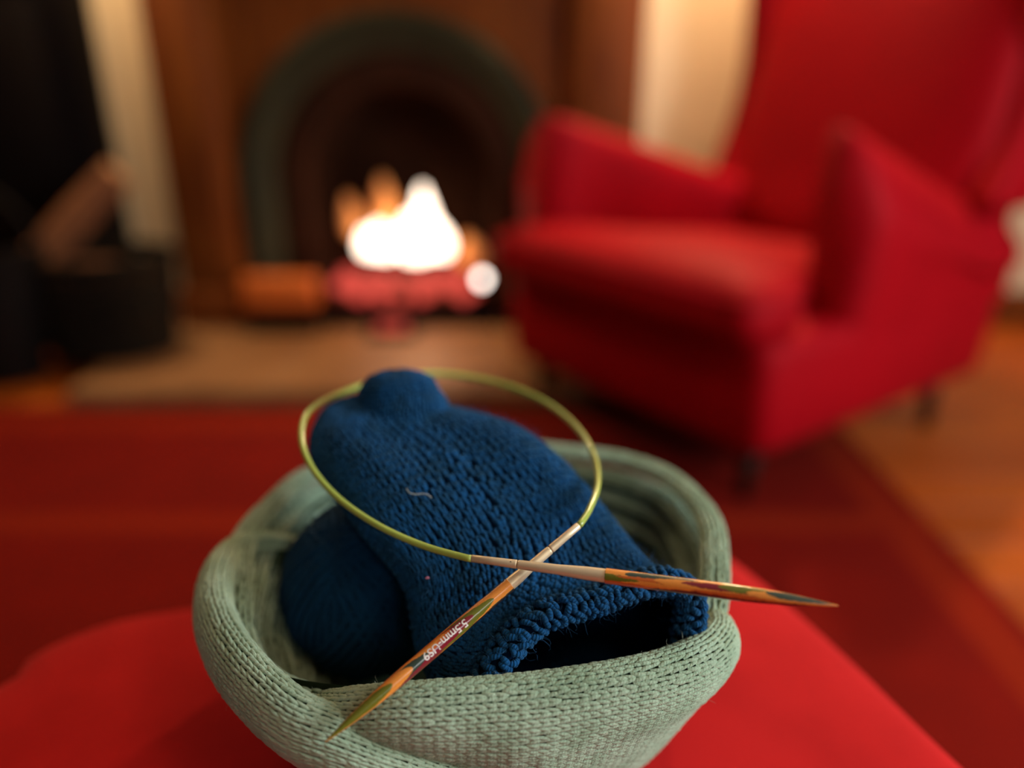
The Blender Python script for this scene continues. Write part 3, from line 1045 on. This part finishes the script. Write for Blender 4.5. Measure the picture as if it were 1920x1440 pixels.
def prof_front(t, zc):           # right lobe; t runs left -> right
    left = max(0.0, 1 - t / .45)
    tail = zc + .2985
    k = tail / .0865
    r = 1.0 - .35 * max(0, (t - .9) / .1)
    rr = max(0.0, (t - .5) / .5) ** .8
    P0 = [(-.008, -.014 * k), (-.0085, -.009 * k), (-.006, -.0035), (-.001, 0), (.0050 * r, -.0020), (.0092 * r, -.0075), (.0112 * r - .004 * left, -.0150),
            (.0112 * r - .011 * left, -.024 * k), (.0085 * r - .015 * left, -.034 * k), (.005 * r - .013 * left, -.046 * k), (.000, -.058 * k),
            (-.006, -.070 * k), (-.012, -.080 * k), (-.018, -.0865 * k)]
    return [(x_ - rr * float(np.interp(-z_, [.004, .015, .030, .050, .070, .087], [0, .003, .010, .015, .014, .012])) * (i_ > 3), z_) for i_, (x_, z_) in enumerate(P0)]


def prof_left(t, zc):            # left lobe; t runs back-left -> front -> right
    tail = zc + .2985
    k = tail / .088
    kx_ = min(1.0, max(.15, k * 1.8))
    st_ = min(1, t / .15)
    low = min(1.0, max(0.0, (t - .5) / .4))
    e_ = .30 + .70 * min(1.0, t / .16)
    lt_ = 1 - low
    return [((x_ - lt_ * float(np.interp(-z_, [.02, .04, .055, .088], [0, .005, .010, .013]))) * (.5 + .5 * e_) * kx_, z_ * e_) for x_, z_ in [(-.0050, -.015 * k), (-.0060 * st_, -.010 * k), (-.0056 * st_, -.005), (-.0032, -.0008), (0.0015, 0), (.0065, -.0030), (.0095, -.0100 * k),
            (.0100, -.019 * k), (.0075 + .003 * low, -.030 * k), (.003 + .005 * low, -.042 * k), (-.002 + .006 * low, -.055 * k), (-.007 + .005 * low, -.068 * k),
            (-.013, -.080 * k), (-.018, -.088 * k)]]


front_lobe = fold('front_fold', [(588, 1300, -.236), (640, 1298, -.219), (760, 1290, -.211), (900, 1281, -.210), (1052, 1265, -.210), (1216, 1236, -.210),
                                 (1310, 1203, -.211), (1346, 1172, -.213), (1345, 1147, -.216), (1322, 1140, -.222)], prof_front, 34, 58, hair=260)
left_lobe = fold('side_fold', [(560, 1012, -.226), (490, 1002, -.219), (443, 1010, -.214), (410, 1050, -.211), (404, 1110, -.211), (432, 1180, -.211),
                               (490, 1250, -.213), (560, 1306, -.216), (640, 1340, -.221), (740, 1385, -.232), (880, 1432, -.247), (1020, 1450, -.266), (1110, 1432, -.284), (1150, 1400, -.296)],
                 prof_left, 34, 80, hair=200)

# ================================================================== MITTEN
mt = empty('knitted_mitten', tuple(Pd(900, 1100, .36)), 'dark blue knitted mitten with a ridged cuff leaning in the sage basket', 'mitten')
SECT = [((915, 1325, .304), (1288, 1222, .318), .031, .020),
        ((830, 1297, .318), (1252, 1130, .335), .024, .028),
        ((785, 1218, .330), (1195, 1040, .350), .020, .030),
        ((760, 1098, .335), (1128, 955, .364), .019, .030),
        ((690, 1005, .340), (1060, 880, .373), .020, .028),
        ((630, 925, .353), (990, 828, .384), .019, .026),
        ((588, 865, .366), (930, 805, .392), .017, .022),
        ((586, 812, .378), (880, 785, .396), .014, .017),
        ((618, 765, .388), (830, 766, .396), .011, .011),
        ((682, 735, .394), (760, 740, .396), .003, .003)]


def mitten_surface():
    Ls = np.array([Pd(*s[0]) for s in SECT])
    Rs = np.array([Pd(*s[1]) for s in SECT])
    tf = np.array([s[2] for s in SECT])
    tb = np.array([s[3] for s in SECT])
    n = 150
    Lc, Rc = catmull(Ls, n), catmull(Rs, n)
    x = np.linspace(0, len(SECT) - 1, n)
    tf_, tb_ = np.interp(x, range(len(SECT)), tf), np.interp(x, range(len(SECT)), tb)
    Mid = (Lc + Rc) / 2
    Ax = np.gradient(Mid, axis=0)
    for c in range(3):
        Ax[:, c] = np.convolve(np.pad(Ax[:, c], 12, mode='edge'), np.ones(25) / 25, mode='valid')
    Ch = Rc - Lc
    half = np.linalg.norm(Ch, axis=1) / 2
    E1 = Ch / (2 * half[:, None])
    Nn = np.cross(E1, Ax)
    Nn /= np.linalg.norm(Nn, axis=1, keepdims=True)
    Nn[np.einsum('ij,ij->i', Nn, np.array([0, 0, H]) - Mid) < 0] *= -1
    # the cuff end turns towards the viewer so that its opening is seen
    up = np.array([-.10, SP, CP])
    wgt = np.clip(1 - x / 2.2, 0, 1)[:, None] ** 1.2
    Nn = Nn * (1 - wgt) + up * wgt
    Nn -= E1 * np.einsum('ij,ij->i', Nn, E1)[:, None]
    Nn /= np.linalg.norm(Nn, axis=1, keepdims=True)
    nb = 120
    th = 2 * math.pi * np.arange(nb) / nb
    cx, sx = np.cos(th), np.sin(th)
    G = np.empty((n, nb, 3))
    for i in range(n):
        ex = np.sign(cx) * np.abs(cx) ** .85
        ey = np.where(sx > 0, np.abs(sx) ** .75 * tf_[i], -np.abs(sx) ** .8 * tb_[i])
        f = i / n
        # soft dents so that the knit does not look inflated
        dent = .0022 * np.sin(3.1 * th + 5 * f) * np.sin(7 * f + 1) + .0012 * np.sin(6 * th - 9 * f)
        ex = ex + .50 * (sx > 0) * np.abs(sx) * wgt[i, 0]
        G[i] = Mid[i] + np.outer(ex * half[i], E1[i]) + np.outer(ey + dent * np.abs(sx) * (tf_[i] > .008), Nn[i])
    return Surf(G, False, True), Mid, Nn


ms, m_mid, m_n = mitten_surface()
_, nn = ms.at(np.array([.4]), np.array([.25]))
if nn[0] @ m_n[60] < 0:
    ms.N = -ms.N
body = ms.mesh('hand', M['wool_core'], mt, off=-.0006)
knit(ms, 78, 58, M['wool'], body, fat=.235, lift=-.03, K=7, sides=7, spread=.36, jit=.085, over=1.22, a0=.02, a1=.995, plies=3.0, sgn=-1)
hairs(ms, 3000, .0030, .00005, M['fuzz_blue'], body, a=(.02, .98))

# thumb: rounded tube that stands up at the back
tp = catmull([Pd(805, 930, .374), Pd(790, 870, .384), Pd(770, 815, .388), Pd(752, 765, .389), Pd(744, 720, .388), Pd(741, 690, .387)], 50)
trr = np.interp(np.linspace(0, 1, 50), [0, .3, .6, .8, .9, .96, 1], [.0245, .0245, .0220, .0180, .0135, .0078, .0008])
T = np.gradient(tp, axis=0); T /= np.linalg.norm(T, axis=1, keepdims=True)
X = np.cross(T, np.array([0, 1.0, 0.3])); X /= np.linalg.norm(X, axis=1, keepdims=True)
Yv = np.cross(T, X)
th = 2 * math.pi * np.arange(48) / 48
G = tp[:, None] + trr[:, None, None] * (X[:, None] * np.cos(th)[None, :, None] + .85 * Yv[:, None] * np.sin(th)[None, :, None])
ts = Surf(G, False, True)
pt, nn = ts.at(np.array([.5]), np.array([.25]))
if (nn[0] @ (pt[0] - tp[25])) < 0:
    ts.N = -ts.N
thumb = ts.mesh('thumb', M['wool_core'], mt, off=-.0006)
knit(ts, 34, 25, M['wool'], thumb, fat=.26, lift=-.02, K=5, sides=6, spread=.31, a1=.97, sgn=-1)
hairs(ts, 260, .0035, .00005, M['fuzz_blue'], thumb)

# cuff: a thick ridged edge following the opening
loopP = ms.G[2]
loopN = ms.N[2][:loopP.shape[0]]
lp = even(loopP, 200, closed=True)
lax = (ms.G[0] - ms.G[4]).mean(0); lax /= np.linalg.norm(lax)
lt = np.roll(lp, -1, 0) - np.roll(lp, 1, 0)
lt /= np.linalg.norm(lt, axis=1, keepdims=True)
ln = np.cross(lt, lax); ln /= np.linalg.norm(ln, axis=1, keepdims=True)
if np.mean(np.einsum('ij,ij->i', ln, lp - lp.mean(0))) < 0:
    ln = -ln
th = 2 * math.pi * np.arange(32) / 32
G = lp[:, None] + (.0058 * np.cos(th))[None, :, None] * lax[None, None] + (.0040 * np.sin(th))[None, :, None] * ln[:, None] + ln[:, None] * .0012
cs = Surf(G, True, True)
pt, nn = cs.at(np.array([.1]), np.array([.25]))
if (nn[0] @ ln[20]) < 0:
    cs.N = -cs.N
cuff = cs.mesh('cuff', M['wool_core'], mt, off=-.0008)
NA, NB = 74, 10
ia, ib = np.meshgrid(np.arange(NA), np.arange(NB), indexing='ij')
ia, ib = ia.ravel(), ib.ravel()
n = len(ia)
a_c = (ia + .5 * (ib % 2) + rng.normal(0, .20, n)) / NA
b_c = (ib + rng.normal(0, .16, n)) / NB
K = 7
t = np.linspace(-.5, .5, K)
slant = np.where(ib % 2 == 0, 1, -1) * .45 + rng.normal(0, .35, n)
aa = a_c[:, None] + t[None] * (slant[:, None] + .25) * 1.1 / NA
bb = b_c[:, None] + t[None] * 1.15 / NB
P, Nn = cs.at(aa, bb)
Rr = np.full((n, K), .00135) * np.sin(np.linspace(.14, .86, K) * math.pi)[None] ** .5 * rng.uniform(.85, 1.15, (n, 1))
Cc = P + Nn * (.0013 * np.cos(t * math.pi))[None, :, None]
o = tubes(Cc, Nn, Rr, 8, 'ridge_stitches', M['wool'], cuff, plies=4.0); o['kind'] = 'stuff'
hairs(cs, 900, .0045, .00006, M['fuzz_blue'], cuff)

# ================================================================== BALL OF YARN
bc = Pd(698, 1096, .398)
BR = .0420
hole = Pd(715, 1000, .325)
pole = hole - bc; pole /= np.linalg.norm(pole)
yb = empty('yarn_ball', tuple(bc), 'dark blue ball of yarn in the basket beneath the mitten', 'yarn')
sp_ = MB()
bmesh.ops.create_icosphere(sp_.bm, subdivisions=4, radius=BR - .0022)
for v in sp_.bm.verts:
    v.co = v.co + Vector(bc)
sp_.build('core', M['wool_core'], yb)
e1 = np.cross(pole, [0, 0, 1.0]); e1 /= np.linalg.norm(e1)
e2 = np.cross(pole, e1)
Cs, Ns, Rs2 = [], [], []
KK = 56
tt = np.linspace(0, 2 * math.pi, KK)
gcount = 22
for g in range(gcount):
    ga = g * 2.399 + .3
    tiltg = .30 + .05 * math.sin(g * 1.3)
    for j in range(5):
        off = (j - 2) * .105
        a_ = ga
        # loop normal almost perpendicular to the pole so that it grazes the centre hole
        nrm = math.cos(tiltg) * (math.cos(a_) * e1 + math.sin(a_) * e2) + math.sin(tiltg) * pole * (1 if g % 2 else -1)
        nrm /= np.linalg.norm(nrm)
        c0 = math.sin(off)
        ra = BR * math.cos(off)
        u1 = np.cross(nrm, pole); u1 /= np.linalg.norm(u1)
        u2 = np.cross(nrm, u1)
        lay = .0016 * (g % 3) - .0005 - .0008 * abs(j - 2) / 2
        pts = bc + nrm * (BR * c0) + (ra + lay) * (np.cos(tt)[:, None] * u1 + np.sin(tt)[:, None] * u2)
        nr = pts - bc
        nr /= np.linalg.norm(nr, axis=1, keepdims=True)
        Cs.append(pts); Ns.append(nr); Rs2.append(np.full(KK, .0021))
o = tubes(np.array(Cs), np.array(Ns), np.array(Rs2), 6, 'wound_strands', M['wool_shaded'], yb, plies=90.0)
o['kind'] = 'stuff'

# ================================================================== CIRCULAR KNITTING NEEDLE
ck = empty('circular_knitting_needle', tuple(Pd(985, 1065, .305)),
           'circular knitting needle of multicoloured wood tips joined by a lime green cable', 'knitting needle')
CAMP = np.array([0, 0, H])


def needle(endA, joint_f, groove_f, tip, heads, base, r_wood, parent_name, thetas, hole=True):
    """endA / tip: 3D points of the cable end and of the wooden point"""
    ax = tip - endA
    Lt = np.linalg.norm(ax)
    ax = ax / Lt
    mid = endA + ax * Lt * .5
    ec = CAMP - mid
    ec -= ax * (ec @ ax)
    ec /= np.linalg.norm(ec)             # towards the camera
    ep = np.cross(ax, ec)
    if ep[2] < 0:
        ep = -ep                          # to the upper side in the picture
    jl = Lt * joint_f
    # ---- wood, dense so that the laminate figures are crisp
    n, k = 760, 88
    sl = np.linspace(0, 1, n)
    wl = Lt - jl
    rad = r_wood * np.where(sl < .60, 1.0, np.clip(1 - ((sl - .60) / .40), 0, 1) ** .70 * .97 + .03)
    rad = r_wood * (1 - .95 * np.clip((sl - .52) / .48, 0, 1) ** 2.3)
    rad[0] *= .93
    th = 2 * math.pi * np.arange(k) / k
    Cc = endA + ax * jl + np.outer(sl * wl, ax)
    V = Cc[:, None] + rad[:, None, None] * (np.cos(th)[None, :, None] * ec + np.sin(th)[None, :, None] * ep)
    S, TH = np.meshgrid(sl, np.where(th > math.pi, th - 2 * math.pi, th), indexing='ij')
    col = np.empty((n, k, 3)); col[:] = base
    for side in (0, 1):
        # the same layers come round on the far face, shifted
        THs = TH if side == 0 else np.where(TH > 0, TH - math.pi, TH + math.pi)
        for (s0, s1, thc, wmax, c, rise) in heads:
            sh = 0 if side == 0 else .13
            q = np.clip((S - s0 - sh) / max(1e-6, (s1 - s0)), 0, 1)
            wdt = math.radians(wmax) * np.minimum((q / rise) ** .5, 1) * np.minimum(((1 - q) / .22) ** .8, 1)
            wob = .03 * np.sin(S * 70 + thc) + .02 * np.sin(S * 151)
            m_ = (q > 0) & (q < 1) & (np.abs(THs - math.radians(thc) + wob) < wdt)
            col[m_] = c
    grain = 1 + .13 * np.sin(S * 900 + 9 * np.sin(TH * 3)) * np.sin(TH * 41 + S * 30) + rng.normal(0, .05, S.shape)
    col *= grain[..., None]
    idx = np.arange(n * k).reshape(n, k)
    nx = np.roll(idx, -1, 1)
    F = np.stack([idx[:-1], nx[:-1], nx[1:], idx[1:]], -1).reshape(-1, 4)
    rgba = np.concatenate([col, np.ones((n, k, 1))], 2).clip(0, 1)
    wood = link_mesh(parent_name, np_mesh(parent_name, V.reshape(-1, 3), F, col=rgba.reshape(-1, 4)), M['wood_needle'], ck)
    # ---- ferrule (tapered metal sleeve) and cable connector
    g = Lt * groove_f

    def lathe(prof, name, m, parent):
        rows = [[tuple(endA + ax * d + r * (math.cos(a) * ec + math.sin(a) * ep)) for a in np.linspace(0, 2 * math.pi, 48, endpoint=False)] for d, r in prof]
        return MB().grid(rows, closed_v=True, cap=True).build(name, m, parent)
    lathe([(g + .00015, .0013), (g + .0003, .00172), (g + .0008, .00180), (g + (jl - g) * .45, .00195), (g + (jl - g) * .8, r_wood * .88), (jl - .0002, r_wood * .90), (jl + .0003, r_wood * .90),
           (jl + .0004, r_wood * .5)], 'ferrule', M['ferrule'], wood)
    lathe([(0, .0012), (.0002, .00150), (g * .5, .00158), (g - .0006, .00172), (g - .00015, .00166), (g, .0012)], 'connector', M['ferrule'], ck)
    if hole:
        c = endA + ax * (g - .0024) + .00166 * (ec * .95 + .25 * ep)
        MB().tube([c - ec * .0003, c + ec * .00003], .00042, 14).build('key_hole', M['hole'], ck)
    return wood, endA, ax, ec, ep, jl, wl, rad, sl


OR = (0.85, 0.30, 0.045); OR2 = (0.62, 0.13, 0.02); GR = (0.145, 0.155, 0.012); MR = (0.22, 0.010, 0.022); TL = (0.030, 0.060, 0.042); DK = (0.05, 0.02, 0.012)
A_end = Pd(1085, 985, .312); A_tip = Pd(610, 1391, .2745)
headsA = [(-.30, .20, 88, 34, DK, .3), (-.2, .22, -72, 24, TL, .3),
          (.10, .64, -4, 64, GR, .35), (.215, .70, 4, 56, MR, .35), (.33, .80, 32, 42, OR2, .3), (.36, .72, 40, 26, OR, .3),
          (.46, .93, 4, 58, TL, .42), (.40, .80, -62, 16, MR, .3), (.55, 1.2, 0, 70, OR, .2), (.655, 1.02, 4, 58, GR, .3)]
wa = needle(A_end, .298, .125, A_tip, headsA, OR, .00285, 'needle_tip', None, hole=False)
B_end = Pd(884, 1047, .3030); B_tip = Pd(1572, 1136, .270)
headsB = [(-.3, .16, -8, 26, GR, .3), (-.3, .25, -62, 30, OR2, .3), (.09, .44, 34, 40, TL, .3), (.05, .40, 8, 14, OR2, .4), (.22, .62, 14, 30, OR, .3), (.20, .95, -62, 34, DK, .3),
          (.34, .74, 22, 24, MR, .3), (.38, .88, -24, 18, OR2, .4), (.50, .74, 30, 30, GR, .3), (.62, 1.2, 10, 44, OR, .3), (.70, .99, 30, 40, TL, .3)]
wb = needle(B_end, .392, .138, B_tip, headsB, OR, .00290, 'needle_tip', None)

# printed size on the lower tip
wood, E0, ax, ec, ep, jl, wl, rad, sl = wa
cu = bpy.data.curves.new('size_text', 'FONT')
cu.body = '5.5mm-US9'
cu.resolution_u = 3
cu.offset = 0.018
to = bpy.data.objects.new('size_text', cu)
COL.objects.link(to)
bpy.context.view_layer.update()
tm = bpy.data.meshes.new_from_object(to.evaluated_get(bpy.context.evaluated_depsgraph_get()))
bpy.data.objects.remove(to)
bmt = bmesh.new(); bmt.from_mesh(tm)
bmesh.ops.triangulate(bmt, faces=bmt.faces)
bmesh.ops.subdivide_edges(bmt, edges=[e for e in bmt.edges if e.calc_length() > .12], cuts=2)
xs2 = [v.co.x for v in bmt.verts]; ys2 = [v.co.y for v in bmt.verts]
x0, x1, y0, y1 = min(xs2), max(xs2), min(ys2), max(ys2)
for v in bmt.verts:
    fx = (v.co.x - x0) / (x1 - x0)
    fy = (v.co.y - y0) / (y1 - y0) - .5
    s = .255 + .235 * fx
    r = float(np.interp(s, sl, rad)) + .00004
    ang = math.radians(-4) - fy * math.radians(66)
    v.co = Vector(E0 + ax * (jl + s * wl) + r * (math.cos(ang) * ec + math.sin(ang) * ep))
me = bpy.data.meshes.new('size_marking'); bmt.to_mesh(me); bmt.free()
o = link_mesh('size_marking', me, M['print'], wood, smooth=False)
o['label'] = 'white printed size 5.5mm-US9'

# cable
cab_pts = [B_end + (B_end - B_tip) * -.004, B_end - (B_tip - B_end) * .02, Pd(790, 1022, .312), Pd(705, 983, .322), Pd(630, 930, .336), Pd(582, 872, .350), Pd(565, 815, .366), Pd(583, 768, .386),
           Pd(645, 735, .412), Pd(730, 708, .436), Pd(820, 700, .45), Pd(920, 714, .448), Pd(1010, 747, .432), Pd(1075, 795, .408),
           Pd(1112, 850, .380), Pd(1121, 905, .348), Pd(1106, 953, .325), A_end + (A_end - A_tip) * .006, A_end]
cpp = even(catmull(cab_pts, 400), 240)
MB().tube([tuple(p) for p in cpp], .00145, 14).build('cable', M['cable'], ck)

# ================================================================== LINT
def strand(pts, r, name, m, label):
    P = catmull(pts, 24)
    o = MB().tube([tuple(p) for p in P], r, 6).build(name, m)
    tag(o, label, 'lint')


def on_mitten(u, v, lift):
    """point of the mitten's upper face that shows at a pixel"""
    r = ray(u, v)
    Q = ms.G.reshape(-1, 3) - CAMP
    d = Q @ (r / np.linalg.norm(r))
    off = np.linalg.norm(Q - d[:, None] * (r / np.linalg.norm(r)), axis=1)
    near = off < .004
    dep = d[near].min() if near.any() else .34
    return CAMP + r / np.linalg.norm(r) * (dep - lift)


strand([on_mitten(u, v, .0035) for u, v in ((762, 916), (768, 924), (778, 927), (790, 926), (800, 927), (809, 933))], .00028, 'lint', M['fuzz_pale'],
       'pale curled strand of lint on top of the blue mitten')
strand([on_mitten(u, v, .0028) for u, v in ((799, 1085), (801, 1083), (804, 1084))], .00045, 'lint', M['fuzz_pink'],
       'tiny pink speck of lint on the blue mitten left of the crossed needles')
